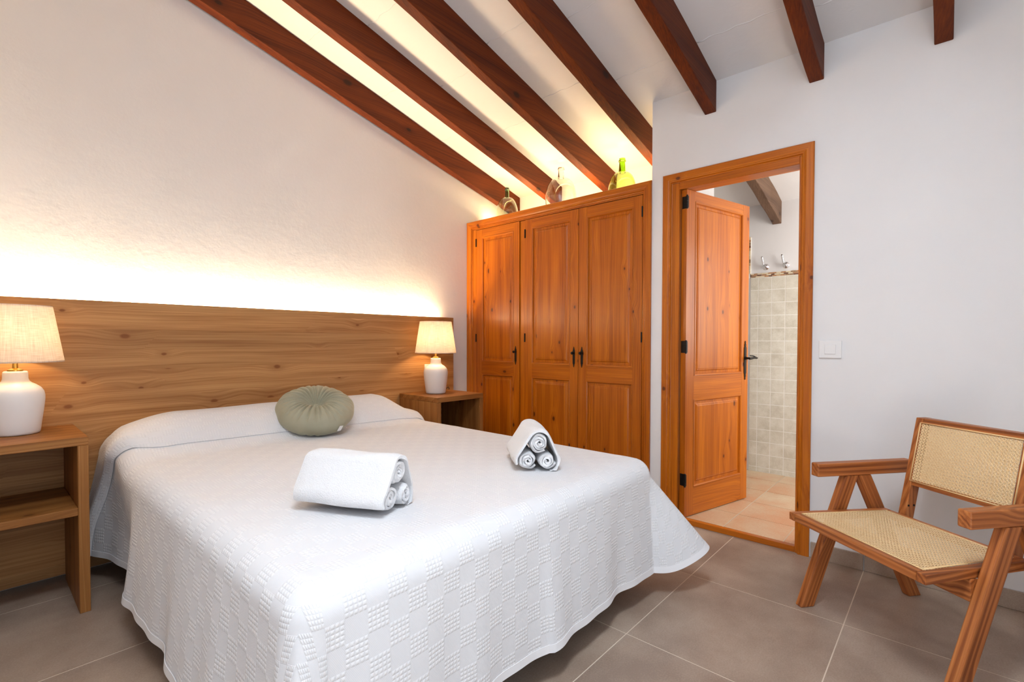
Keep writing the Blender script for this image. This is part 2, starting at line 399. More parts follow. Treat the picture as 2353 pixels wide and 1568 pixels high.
# made-up window lining, added round the overhead fill light
mb = MB()
for x0, x1, y0, y1 in ((-.37, -.33, .072, .480), (.83, .87, .072, .480), (-.33, .83, .072, .0745), (-.33, .83, .4775, .480)):
    a = [(x0, y0, zc(x0)-.05), (x1, y0, zc(x1)-.05), (x1, y0, zc(x1)+.001), (x0, y0, zc(x0)+.001)]; mb.prism(a, [(x, y1, z) for x, y, z in a])
struct(mb.out('fill_light_frame', M['white_plastic']))
# slightly raised joints across the ceiling bays
bys = [3.0294, 2.5465, 2.0221, 1.5313, 1.0357, .5145, .0375]
mb = MB(); rj = random.Random(3)
for k in range(len(bys)-1):
    x = 2.55+rj.uniform(-.08, .08)
    while x > XL+.1:
        y1, y0 = bys[k]-.0318, bys[k+1]+.0318
        pts0 = []; n = 14
        for q in range(n+1):
            y = y0+(y1-y0)*q/n; xx = x+.004*sin(q*1.7+k)+rj.uniform(-.002, .002); z = zc(xx)
            pts0.append((xx, y, z+.0015))
        mb.tube(pts0, [.0035+rj.uniform(-.0012, .0012) for _ in pts0], 6)
        x -= .52+rj.uniform(-.03, .03)
tag(mb.out('trim_1', M['ceil'], smooth=True), kind='structure')
# bathroom shell
slopewall('wall_bathroom', XB, XB+.12, -.7, 2.3, M['wall_smooth'])
slopewall('wall_bathroom_side', XN+.101, XB-.001, 2.2, 2.3, M['wall_smooth'])
mb = MB(); slabx(mb, T1, XB, -.7, -.6, -.06); struct(mb.out('wall_bathroom_window_side', M['wall_smooth']))
# tiles of the bathroom wall, with a mosaic border
mb = MB(); P = .1035; mb.box(XB-.0088, XB, -.6, 1.228, .03, 1.622, 1); mb.box(XB-.0088, XB, 1.252, 2.2, .03, 1.955, 1)
ys = 1.068
gy = [ys+P*.955*k for k in range(-17, 2)]+[1.228]
for k in range(len(gy)-1):
    z = 1.622
    while z > .04:
        z2 = max(z-P, .03); mb.box(XB-.010, XB-.004, max(gy[k]+.0025, -.6), gy[k+1]-.0025, z2+.0025, z-.0025); z = z2
z = 1.955
while z > .04:
    z2 = max(z-P, .03)
    for k in range(9): mb.box(XB-.010, XB-.004, 1.255+k*.1, 1.255+k*.1+.0968, z2+.0025, z-.0025)
    z = z2
struct(mb.out('trim_2', [M['btile'], M['wgrout']]), 'ivory square wall tiles in the bathroom')
mb = MB(); mb.box(XB-.007, XB, -.6, 1.232, 1.622, 1.658, 1); mb.box(XB-.007, XB, 1.228, 1.254, 1.622, 1.957, 1)
rm = random.Random(7)
for r in range(3):
    y = -.6+rm.uniform(0, .02)
    while y < 1.225:
        l = rm.uniform(.022, .034); mb.box(XB-.011, XB-.005, y, min(y+l, 1.228), 1.624+r*.0115, 1.633+r*.0115); y += l+.003
for r in range(2):
    z = 1.66
    while z < 1.95:
        l = rm.uniform(.018, .03); mb.box(XB-.011, XB-.005, 1.230+r*.012, 1.240+r*.012, z, z+l); z += l+.003
struct(mb.out('trim_3', [M['mosaic'], M['wgrout']]), 'thin brown and cream mosaic border above the bathroom tiles')
# tile skirting along the door wall
mb = MB()
for y0, y1 in ((-.31, .288), (.290, .512), (-.715, -.312)): mb.box(XW-.011, XW, y0+.001, y1-.001, 0.0005, .078)
mb.box(XW-.011, XW, 1.325, 1.388, .0005, .078)
struct(mb.out('baseboard_right', M['floor'], bevel=.0012, seg=1))

# ------------------------------------------------------------------ beams
def beam(y, x0, x1, mat, label, w_=.0636, h=.1768, chip=0):
    nseg = 34; v = []; f = []; rb = random.Random(int(y*1000))
    L = sqrt(1+SL*SL)
    ring = lambda x, dy, dz: [(x, y-w_/2+dy, zc(x)-h+dz), (x, y+w_/2+dy, zc(x)-h+dz), (x, y+w_/2+dy, zc(x)+.002), (x, y-w_/2+dy, zc(x)+.002)]
    mb = MB(); n = nseg+1
    for k in range(n):
        x = x0+(x1-x0)*k/nseg; mb.v += ring(x, .0015*sin(k*.7+y*9)+rb.uniform(-.0004, .0004), rb.uniform(-.0006, .0006))
    for k in range(nseg):
        for j in range(4):
            a = k*4+j; b = k*4+(j+1) % 4; mb.f.append((a, b, b+4, a+4)); mb.i.append(0)
    mb.f += [(3, 2, 1, 0), tuple((n-1)*4+j for j in range(4))]; mb.i += [0, 0]
    o = mb.out('ceiling_beam', mat, bevel=0)
    bv = o.modifiers.new('edge', 'BEVEL'); bv.width = .004; bv.segments = 2; bv.limit_method = 'ANGLE'
    return tag(o, label, 'beam', 'dark wooden ceiling beams')
BL = ['dark brown sloping ceiling beam tight against the headboard wall',
      'dark brown ceiling beam next to the one at the headboard wall, ending behind the middle glass bottle',
      'dark brown ceiling beam ending just left of the yellow-green bottle',
      'dark brown ceiling beam disappearing behind the wall corner right of the wardrobe',
      'dark brown ceiling beam ending in the white wall just above the left of the doorway',
      'dark brown ceiling beam ending in the white wall above the right side of the door frame',
      'short visible stub of dark ceiling beam at the top right, over the chair']
for k, y in enumerate(bys): beam(y, XL+.001, XN-.001 if k < 4 else XW-.001, M['beam'], BL[k])
beam(1.0357, T1+.001, XB-.001, M['beam_grey'], 'grey-brown beam inside the bathroom, seen through the top of the doorway')

# ------------------------------------------------------------------ door set
dr = empty('door_1', (XW, .9, 0)); struct(dr, 'orange pine bathroom door standing open inward')
def frame_mesh(y0, y1, ztop, cw, prof, name, parent, base, zbot=0):
    """mitred casing: profile [(offset across, height out of the wall)] swept round the opening, u from outer edge inwards"""
    v = []; f = []; mi = []
    path = lambda u: [(y1-u, zbot), (y1-u, ztop-u), (y0+u, ztop-u), (y0+u, zbot)]
    for u, hgt in prof:
        for (y, z) in path(u): v.append((base-hgt, y, z))
    for k in range(len(prof)-1):
        for j in range(3):
            a = k*4+j; f.append((a, a+1, a+5, a+4)); mi.append(1 if j == 1 else 0)
    n = len(prof); f.append(tuple(k*4 for k in range(n))); f.append(tuple(k*4+3 for k in range(n))[::-1]); mi += [0, 0]
    return build(name, v, f, [M['orange_z'], M['orange_y']], parent, midx=mi)
pf = [(0, 0), (0, .012), (.004, .016), (.034, .016), (.040, .013), (.045, .016), (.050, .015), (.054, .006), (.058, .004), (.066, .004), (.070, -.004), (.070, -.104), (.060, -.104), (.060, -.004)]
def P_(o, parent):                 # parent keeping world placement of world-coordinate meshes
    o.parent = parent; o.matrix_parent_inverse = parent.matrix_basis.inverted() if False else Matrix.Translation(-parent.location); return o
cas = frame_mesh(.517, 1.317, 2.108, 0, pf[:9], 'door_casing', None, XW); P_(cas, dr)
mb = MB()   # jamb lining
mb.box(XW-.003, T1, .567, .5835, .0005, 2.050); mb.box(XW-.003, T1, 1.2165, 1.262, .0005, 2.050); mb.box(XW-.003, T1, .5835, 1.2165, 2.010, 2.052, 1)
j = mb.out('door_jamb', [M['orange_z'], M['orange_y']], bevel=.002, seg=1); P_(j, dr)
struct(MB().box(XW+.002, XW+.034, .585, 1.215, .0, .0305).out('trim_4', M['orange_y'], bevel=.002), 'wooden threshold strip under the bathroom door')
# leaf: local x along the leaf, -y towards the room, z up
def panel_leaf(w_, z0, z1, st_l, st_r, rails, thick, mould=.012, depth=.010, inset=.040, rise=.006):
    """rails: list of (zlow, zhigh) bottom to top; panels sit between them"""
    mb = MB(); t0, t1 = 0, thick
    mb.box(0, st_l, t0, t1, z0, z1, 0); mb.box(w_-st_r, w_, t0, t1, z0, z1, 0)
    g = .0006
    for a, b in rails: mb.box(st_l+g, w_-st_r-g, t0+.0004, t1, a, b, 1)
    for (a0, a1), (b0, b1) in zip(rails[:-1], rails[1:]):
        X0, X1, Z0, Z1 = st_l, w_-st_r, a1, b0
        for side in (0, 1):
            sg = 1 if side == 0 else -1; base = t0 if side == 0 else t1
            rings = [(0, -.001), (.002, -.003), (.006, -.0025), (.010, .001), (.013, depth), (inset-.012, depth-.001), (inset-.004, depth-.006), (inset-.001, depth-.006), (inset, depth-rise+.0005), (inset+.004, depth-rise-.001)]
            n0 = len(mb.v)
            for ins, dp in rings: mb.v += [(X0+ins, base+sg*dp, Z0+ins), (X1-ins, base+sg*dp, Z0+ins), (X1-ins, base+sg*dp, Z1-ins), (X0+ins, base+sg*dp, Z1-ins)]
            for k in range(len(rings)-1):
                for q in range(4):
                    a = n0+k*4+q; b = n0+k*4+(q+1) % 4; mb.f.append((a, b, b+4, a+4)); mb.i.append((1 if q in (0, 2) else 0) if k < 4 else 2)
            m = n0+(len(rings)-1)*4; mb.f.append((m, m+1, m+2, m+3)); mb.i.append(2)
    return mb
def fix_normals(o): return o
LF = (2.874, 1.176); LFe = (3.526, 1.014); la = math.atan2(LFe[1]-LF[1], LFe[0]-LF[0]); ll = math.hypot(LFe[0]-LF[0], LFe[1]-LF[1])
mb = panel_leaf(ll, 0, 1.972, .082, .072, [(0, .17), (.708, .852), (1.912, 1.972)], .036, inset=.040)
leaf = mb.out('door_leaf', [M['orange_z'], M['orange_x'], M['orange_panel']], dr, loc=(LF[0]-XW, LF[1]-.9, .036), rot=(0, 0, la))
# iron escutcheon outline in local x/z, extruded towards -y
def plate_outline(h, w_):
    hw = w_/2; half = [(0, 0), (.30, .018), (.42, .035), (.30, .055), (.24, .075), (.55, .085), (.72, .10), (.55, .125), (.55, .14), (.85, .165), (1, .19), (1, .5)]
    up = [(x*hw, z*h) for x, z in half]; top = [(x, h-z) for x, z in up[::-1]][1:]
    r = up+top; return r+[(-x, z) for x, z in r[::-1][1:-1]]
def iron_plate(name, h, w_, parent, loc, th=.003, rot=None):
    mb = MB(); o = plate_outline(h, w_); mb.prism([(x, -th, z-h/2) for x, z in o], [(x, 0, z-h/2) for x, z in o])
    for zz in (.055*h, .945*h): mb.lathe([(.0001, 0), (.003, 0), (.0025, .0015), (.0001, .002)], 8)
    vv = mb.v; k = len(o)*2
    for i in range(k, len(vv)):   # turn the two screw heads to face -y
        x, y, z = vv[i]; g = (i-k)//32; vv[i] = (x, -th-z, y+(-.42 if g == 0 else .42)*h)
    return mb.out(name, M['black'], parent, loc=loc, rot=rot)
hp = iron_plate('door_handle', .262, .026, leaf, (ll-.036, -.0005, .936), .004)
pts = [(0, -.004, 0), (0, -.035, 0), (-.004, -.046, 0), (-.012, -.052, -.001), (-.03, -.054, -.002)]
mb = MB().tube([(0, -.003, 0), (0, -.018, 0), (0, -.040, 0)], [.011, .007, .007], 12)
mb.tube([(-.020, -.044, -.003), (0, -.046, 0), (.03, -.047, .003), (.062, -.048, .0015), (.070, -.044, 0)], [.006, .008, .007, .0065, .004], 12)
mb.tube([(-.002, -.036, .018), (.02, -.047, .016), (.050, -.049, .006), (.064, -.047, .002)], [.0035, .004, .004, .003], 8)
mb.out('lever', M['black'], hp, smooth=50, loc=(0, 0, .015))
for z in (1.895, 1.03, .225):
    mb = MB(); mb.box(-.006, .004, -.012, -.001, -.034, .034); mb.tube([(-.006, -.008, -.04), (-.006, -.008, -.012)], .006, 10); mb.tube([(-.006, -.008, -.010), (-.006, -.008, .010)], .006, 10); mb.tube([(-.006, -.008, .012), (-.006, -.008, .04)], .006, 10)
    mb.box(-.0018, 0, .0, .030, -.036, .036)
    mb.out('hinge', M['black'], leaf, loc=(0, .002, z), smooth=40)

# ------------------------------------------------------------------ wardrobe
wr = empty('wardrobe', (XW, 2.228, 0)); tag(wr, 'built-in orange pine wardrobe with three panelled doors and black iron plates', 'wardrobe')
o = frame_mesh(NY-.001, 3.0735, 2.102, 0, [(0, -.02), (0, .012), (.004, .016), (.034, .016), (.040, .014), (.046, .010), (.050, .010), (.054, .002), (.060, .0), (.064, -.02)], 'wardrobe_frame', None, XW); P_(o, wr)
mb = MB(); mb.box(XW+.014, XW+.032, 2.4355, 2.4915, .03, 2.028)
P_(mb.out('stile', M['orange_z'], bevel=.0015, seg=1), wr)
mb = MB(); mb.box(XW+.004, XW+.05, NY+.002, 3.072, 0.0005, .062, 1); mb.box(XW+.02, XN-.003, NY+.002, 3.072, 2.075, 2.096, 1)
mb.box(XW+.035, XN-.003, 3.052, 3.072, .0, 2.075); mb.box(XW+.035, XN-.003, NY+.002, NY+.022, .0, 2.075)
mb.box(XW+.004, XW+.03, 1.4545, NY+.002+.008, .062, 2.03); mb.box(XW+.004, XW+.03, 2.974, 3.06, .062, 2.03); mb.box(XW+.004, XW+.03, NY+.01, 3.06, 2.031, 2.09, 1)
P_(mb.out('carcass', [M['orange_z'], M['orange_y']]), wr)
def wdoor(yl, yr, stl, str_, hy, hinge_side, handle=True):
    w_ = yl-yr; mb = panel_leaf(w_, 0, 1.962, stl, str_, [(0, .10), (.760, .862), (1.895, 1.962)], .020, inset=.042)
    d = mb.out('door', [M['orange_z'], M['orange_x'], M['orange_panel']], wr, loc=(.003, yl-2.228, .065), rot=(0, 0, -pi/2))
    h = iron_plate('handle', .146, .0185, d, (yl-hy, -.0003, .922), .0022)
    MB().lathe([(.0045, 0), (.0045, .012), (.0095, .018), (.0105, .023), (.008, .028), (.0001, .029)], 20).out('knob', M['black'], h, smooth=40, loc=(0, -.002, .028), rot=(pi/2, 0, 0))
    x = .0 if hinge_side == 'l' else w_
    for z in (1.857, 1.060, .2):
        mb = MB(); mb.tube([(x, -.004, z-.033), (x, -.004, z+.033)], .0048, 8); mb.box(min(x, x)-.004, x+.004, -.004, .002, z-.031, z+.031); mb.out('hinge', M['black'], d, smooth=40)
wdoor(2.972, 2.494, .067, .058, 2.529, 'l'); wdoor(2.433, 1.9445, .066, .068, 1.978, 'l'); wdoor(1.9405, 1.458, .066, .063, 1.911, 'r')

# ------------------------------------------------------------------ bottles on the wardrobe
def bottle(loc, R, H, neck_r, neck_h, mats, label, squat=.55, lean=0):
    b = empty('glass_bottle', loc); tag(b, label, 'bottle', 'old glass demijohns on top of the wardrobe')
    hb = H-neck_h; prof = [(.001, .004)]
    prof += [(R*.55, .001), (R*.8, .004)]
    for k in range(0, 9):
        a = k/8; prof.append((R*(.86+.14*sin(a*pi/2)), .012+a*hb*(1-squat)*.6))
    z0 = prof[-1][1]; top = hb
    for k in range(1, 15):
        a = k/14*pi/2; prof.append((neck_r*1.05+(R-neck_r*1.05)*cos(a)**.85, z0+(top-z0)*sin(a)))
    th = .003
    def shell(outer):
        inner = [(max(r-th, .0008), z+(.003 if i < 3 else 0)) for i, (r, z) in enumerate(outer)]
        return outer+inner[::-1]
    body = shell(prof[:-1]+[(neck_r*1.06, top-.0005)])
    MB().lathe(body, 48, cap=False).out('bottle_body', mats[0], b, smooth=60, weld=True)
    npf = [(neck_r*1.06, top), (neck_r, top+neck_h*.2), (neck_r*.86, top+neck_h*.72), (neck_r*.86, top+neck_h*.76), (neck_r*1.08, top+neck_h*.79), (neck_r*1.1, top+neck_h*.86), (neck_r*.92, top+neck_h*.9), (neck_r*.92, top+neck_h)]
    inn = [(r-.0035 if r < neck_r else neck_r*.86-.0035, z) for r, z in npf]
    lp = npf+inn[::-1]; lp.append(npf[0])
    MB().lathe(lp, 32, cap=False).out('bottle_neck', mats[1], b, smooth=60, weld=True)
ZW = 2.0965
bottle((3.12, 2.857, ZW), .100, .322, .019, .085, (M['glass_pale'], M['glass_neck_dark']), 'small pale demijohn bottle with dark green neck, nearest the headboard wall', squat=.75)
bottle((3.12, 2.285, ZW), .122, .365, .024, .088, (M['glass_clear'], M['glass_clear']), 'large clear glass demijohn with tall shoulders in the middle of the wardrobe top', squat=.35)
bottle((3.12, 1.748, ZW), .098, .300, .024, .100, (M['glass_lime'], M['glass_neck_lime']), 'yellow-green round glass bottle with bright lime neck on the wardrobe', squat=.55)

# ------------------------------------------------------------------ headboard, nightstands
mb = MB(); mb.box(-.215, 2.652, 3.020, 3.040, .02, 1.288)
hb = mb.out('headboard', M['head'], bevel=.0015, seg=1); tag(hb, 'wide brown pine plank headboard panel glowing along its top edge', 'headboard')
MB().box(-.15, 2.58, 3.0405, 3.0745, 1.225, 1.240).out('mounting_batten', M['stand'], hb)
def nightstand(cx, label):
    n = empty('nightstand', (cx, 2.797, 0)); tag(n, label, 'nightstand', 'open box nightstands beside the bed')
    w2, d2, t, H = .2185, .2175, .034, .711
    MB().box(-w2, w2, -d2, d2, H-t, H).out('top_board', M['stand'], n, bevel=.0015, seg=1)
    for s in (-1, 1):
        MB().box(min(s*w2, s*(w2-t)), max(s*w2, s*(w2-t)), -d2, d2, .0, H-t-.0004).out('side_board', M['stand_z'], n, bevel=.0015, seg=1)
    MB().box(-w2+t+.0004, w2-t-.0004, -d2, d2-.012, .398, .429).out('shelf', M['stand'], n, bevel=.0015, seg=1)
    return n
nightstand(.1005, 'open pine nightstand at the left edge, with a shelf, under the larger-looking lamp')
nightstand(2.338, 'pine nightstand between the bed and the wardrobe')

# ------------------------------------------------------------------ lamps
def lamp(loc, label, watts, rz=0, cord=True):
    L = empty('table_lamp', loc, rz); tag(L, label, 'lamp', 'white ceramic bedside lamps')
    prof = [(.001, .001), (.068, .001), (.0715, .004), (.0735, .012), (.0785, .055), (.0850, .105), (.0885, .140), (.0885, .158), (.0855, .175), (.077, .190), (.062, .203), (.049, .211), (.0415, .219), (.0385, .229), (.0380, .252), (.0370, .257), (.034, .2595), (.0001, .2595)]
    MB().lathe(prof, 72, cap=False).out('lamp_base', M['ceramic'], L, smooth=50)
    MB().lathe([(.001, .2598), (.024, .2598), (.024, .266), (.017, .269), (.009, .272), (.008, .30), (.008, .315), (.012, .318), (.012, .326), (.0001, .327)], 32, cap=False).out('brass_fitting', M['brass'], L, smooth=40)
    z0, z1, r0, r1 = .297, .531, .1515, .1165
    sh = MB().lathe([(r0, z0), (r1, z1), (r1-.0012, z1), (r0-.0012, z0), (r0, z0)], 96, cap=False).out('lamp_shade', M['shade'], L, smooth=60)
    mb = MB()
    for r, z in ((r0-.002, z0+.003), (r1-.002, z1-.003)): mb.tube([((r)*cos(a*pi/24), r*sin(a*pi/24), z) for a in range(49)], .0018, 6)
    for a in range(3): mb.tube([(.013*cos(a*2.094), .013*sin(a*2.094), .322), ((r1-.003)*cos(a*2.094), (r1-.003)*sin(a*2.094), z1-.02)], .0014, 6)
    mb.out('shade_ring', M['brass'], L, smooth=True)
    MB().lathe([(.0001, .327), (.016, .327), (.016, .357), (.0001, .358)], 20, cap=False).out('bulb_socket', M['socket'], L, smooth=40)
    if cord:
        MB().tube([(.06, .03, .012), (.085, .055, .009), (.12, .085, .005), (.165, .10, .004), (.20, .115, .012), (.228, .125, .022), (.246, .135, .010), (.2475, .14, -.03), (.2475, .15, -.25)], .0028, 8).out('power_cord', M['cable'], L, smooth=True)
    pl = bpy.data.lights.new('bulb_light', 'POINT'); pl.energy = watts; pl.color = (1, .70, .38); pl.shadow_soft_size = .03
    po = bpy.data.objects.new('bulb_light', pl); col.objects.link(po); po.parent = L; po.location = (0, 0, .40)
lamp((2.315, 2.835, .7112), 'white ceramic table lamp with linen shade on the nightstand by the wardrobe', 3.4)
lamp((.128, 2.862, .7112), 'lit white ceramic lamp cut by the left edge of the photo, on the left nightstand', 2.3, cord=False)
ls = empty('light_switch', (2.392, 3.0198, .875)); tag(ls, 'white switch plate on the headboard half hidden behind the right lamp', 'light switch')
MB().box(-.04, .04, -.009, 0, -.043, .043).out('switch_plate', M['white_plastic'], ls, bevel=.002)
MB().box(-.022, .022, -.0125, -.0095, -.022, .022).out('rocker', M['white_plastic'], ls, bevel=.0015)
ls = empty('light_switch', (XW-.0002, .4385, 1.0615)); tag(ls, 'square white light switch on the white wall right of the door', 'light switch')
MB().box(-.009, 0, -.0475, .0475, -.0435, .0435).out('switch_plate', M['white_plastic'], ls, bevel=.002)
MB().box(-.0125, -.0095, -.0235, .0235, -.0235, .0235).out('rocker', M['white_plastic'], ls, bevel=.0015)

# bathroom hooks
for y, lab in ((1.107, 'left chrome robe hook on the bathroom wall, nearer the door leaf'), (.962, 'right chrome robe hook on the bathroom wall, nearer the door frame')):
    h = empty('robe_hook', (XB-.0005, y, 1.70)); tag(h, lab, 'hook', 'chrome robe hooks above the mosaic')
    MB().lathe([(.001, 0), (.018, 0), (.018, .004), (.011, .008), (.009, .022), (.013, .027), (.024, .030), (.0265, .034), (.024, .038), (.017, .0395), (.015, .043), (.010, .0445), (.0001, .046)], 32, cap=False).out('rosette', M['chrome'], h, smooth=35, rot=(0, -pi/2, 0))
    MB().tube([(-.020, .004, .0), (-.030, .016, .012), (-.034, .021, .028), (-.034, .024, .048), (-.038, .026, .066), (-.046, .027, .078), (-.050, .027, .081)], [.006, .0075, .008, .0078, .0085, .0088, .006], 16).out('prong', M['chrome'], h, smooth=50)

# ------------------------------------------------------------------ bed
BX, HX, BY0, BZ = 1.22, .800, .955, .585
bed = empty('bed', (BX, 2.0, 0)); tag(bed, 'low double bed hidden under the white bedspread', 'bed')
MB().box(-.74, .74, -.97, .96, .30, .555).out('mattress', M['mattress'], bed, bevel=.03, seg=4)
MB().box(-.74, .74, -.97, .98, .16, .298).out('bed_base', M['bedbase'], bed, bevel=.01)
for sx in (-1, 1):
    for sy in (-.85, .85): MB().lathe([(.022, 0), (.028, .16)], 20).out('leg', M['bedbase'], bed, loc=(sx*.62, sy, 0))
def sst(a, b, x):
    t = max(0, min(1, (x-a)/(b-a))); return t*t*(3-2*t)
def bulge(p, y):
    """pillow swell under the head end; p across from the bed centre, y world"""
    up = sst(2.50, 2.80, y); dn = 1-.42*sst(2.86, 3.02, y)
    l = 1-.72*sst(.52, .98, -p) if p < 0 else 1-sst(.56, .84, p)
    dip = 1-.06*exp(-((p-.10)/.14)**2)
    return .152*up*dn*l*dip
RR = .075; AR = RR*pi/2
def cloth(p, y, off=0., D=.50):
    """cloth coordinates: p from centre, y along; both may overhang the mattress"""
    ix = HX-RR; iy = BY0+RR
    dx = max(abs(p)-ix, 0); dy = max(iy-y, 0); sx = 1 if p > 0 else -1
    r = max(dx, dy)
    cx = max(-ix, min(ix, p)); cy = max(iy, y)
    if r <= 0:
        z = BZ+bulge(p, y)+.0035*sin(p*7+1)*sin(y*5)+.003*sin(y*17+p*3)*sst(.2, .8, abs(p))
        return (BX+p, y, z+off)
    th = (dy/dx)*pi/4 if dx >= dy else pi/2-(dx/dy)*pi/4
    nx, ny = sx*cos(th), -sin(th)
    cor = sin(2*th)
    base = BZ+bulge(cx+sx*min(dx, .07), cy)
    if r < AR: o = RR*sin(r/RR); d = RR*(1-cos(r/RR))
    else:
        l = r-AR
        if sx < 0: phi = .055*(1-th/(pi/2))+.03; phc = .12
        else: phi = .05; phc = .62
        phi = phi+phc*cor**1.6
        # gentle hanging folds
        s = (cy if th < .3 else 0)*1.0
        k = l/.42
        if dy > dx or dx == 0: wv = .010*sin(cx*9+.6)+.007*sin(cx*21+1)+.004*sin(cx*37)
        else: wv = .010*sin(cy*8+2)+.006*sin(cy*19+1)+.004*sin(cy*33+.5)
        wv += .020*cor*sin(th*9+.5)
        side = 1-sst(.0, .35, th) if sx < 0 else 0
        o = RR+l*sin(phi)+wv*k*(1-.3*cor)
        # left side drape billows at the head then tucks under the fold
        o += side*min(k*1.6, 1)*(-.050*sst(2.25, 2.50, cy)*(1-sst(2.55, 2.62, cy)*0)+.078*sst(2.62, 2.95, cy))
        o = min(o, .168) if side > .5 and cy > 2.4 else o
        d = RR+l*cos(phi)
        if cy > 2.4: base -= (base-BZ)*.9*min(1, l/.36)
    return (BX+cx+nx*(o+off), cy+ny*(o+off), base-d+off*max(0, 1-r/AR))
DROP = .478
def grid_cloth(us, vs, fn, name, mat, thick=.003, parent=None, sub=False):
    V = []; UV = []; Fc = []
    for v_ in vs:
        for u_ in us: V.append(fn(u_, v_)); UV.append((u_+3, v_+3))
    n = len(us)
    for j_ in range(len(vs)-1):
        for i_ in range(n-1):
            a = j_*n+i_; Fc.append((a, a+1, a+n+1, a+n))
    o = build(name, V, Fc, mat, parent, smooth=True, uv=UV)
    if thick:
        m = o.modifiers.new('thickness', 'SOLIDIFY'); m.thickness = thick; m.offset = -1
        m = o.modifiers.new('crisp_edge', 'EDGE_SPLIT'); m.split_angle = radians(50)
    return o
def lin(a, b, st): n = max(2, int(round((b-a)/st))+1); return [a+(b-a)*k/(n-1) for k in range(n)]
E_ = HX-RR+AR+DROP-RR
us = lin(-E_, -(HX-RR), .0125)[:-1]+lin(-(HX-RR), HX-RR, .0125)+lin(HX-RR, E_, .0125)[1:]
vs = lin(BY0+RR-(AR+DROP-RR), BY0+RR, .0125)[:-1]+lin(BY0+RR, 2.98, .0125)
sp = grid_cloth(us, vs, lambda p, y: cloth(p, y), 'bedspread', M['spread'])
tag(sp, 'white waffle-checked cotton bedspread hanging over the sides of the bed', 'bedspread')
# hem band stitched along the lower edge
def hem(p, y): return cloth(p, y, .0012)
for nm, U_, V_ in (('hem', us, lin(vs[0], vs[0]+.026, .0065)), ('hem', lin(us[0], us[0]+.026, .0065), vs), ('hem', lin(us[-1]-.026, us[-1], .0065), vs)):
    grid_cloth(U_, V_, hem, nm, plain('plain_cotton_hem', (.80, .80, .82, 1), .9), thick=.0018, parent=sp)
# folded band over the pillows, its lower edge rolled, its left end trailing down the side
def yfold(p):
    b = 2.585-.03*p
    if p < -.62: b += sst(.62, 1.20, -p)*.27
    if p > .70: b += .10*(p-.70)
    return b
def band(p, t):
    y0 = yfold(p); y1 = 3.012; y = y0+(y1-y0)*t
    lift = .012+.018*sst(.0, .12, t)*(1-sst(.10, .5, t))
    if t < .02: lift = .005
    x_, y_, z_ = cloth(p, y, lift)
    if p < -(HX-RR): z_ += .012*sin(t*5)*min(1, (abs(p)-(HX-RR))/.2)
    return (x_, y_, z_)
bd = grid_cloth(lin(-E_, E_-.05, .0125), [k/34 for k in range(35)], band, 'folded_band', M['spread'], thick=.005, parent=sp)
bd['label'] = 'turned-back band of the bedspread covering the pillows'

# ------------------------------------------------------------------ towels
def spiral_roll(L, R, name, label, seed, grp, M4, turns=3.2, squash=1.0):
    rr_ = random.Random(seed); R *= .945; th = R/(turns+.55); n = int(turns*26)
    def pt(a, r): return (r*cos(a), r*sin(a)*squash)
    a0 = rr_.uniform(0, 6.28); outer = []; inner = []
    for k in range(n+1):
        a = a0+k/n*turns*2*pi; r = th*.45+th*(k/n*turns)
        wob = 1+.05*sin(a*2.3+seed)+.03*sin(a*5+seed)
        outer.append(pt(a, (r+th*.46)*wob)); inner.append(pt(a, max(r-th*.40, .0008)*wob))
    nl = 15; V = []; Fc = []
    ring = outer+inner[::-1]; m = len(ring)
    for j_ in range(nl+1):
        s = j_/nl; x = -L/2+L*s+0; puff = 1-.10*exp(-((s)/.035)**2)-.10*exp(-((1-s)/.035)**2)
        for q, (y, z) in enumerate(ring):
            e = .004*sin(q*.31+seed)*(1 if j_ in (0, nl) else 0)*(1 if j_ else -1)
            V.append(M4 @ Vector((x+e, y*puff, z*puff)))
    for j_ in range(nl):
        for q in range(m):
            a = j_*m+q; b = j_*m+(q+1) % m; Fc.append((a, b, b+m, a+m))
    for base in (0, nl*m):
        for q in range(n):
            a, b = base+q, base+q+1; c_, d_ = base+m-1-(q+1), base+m-1-q
            Fc.append((a, b, c_, d_))
    o = build(name, V, Fc, M['towel'], smooth=55)
    return tag(o, label, 'towel', grp)
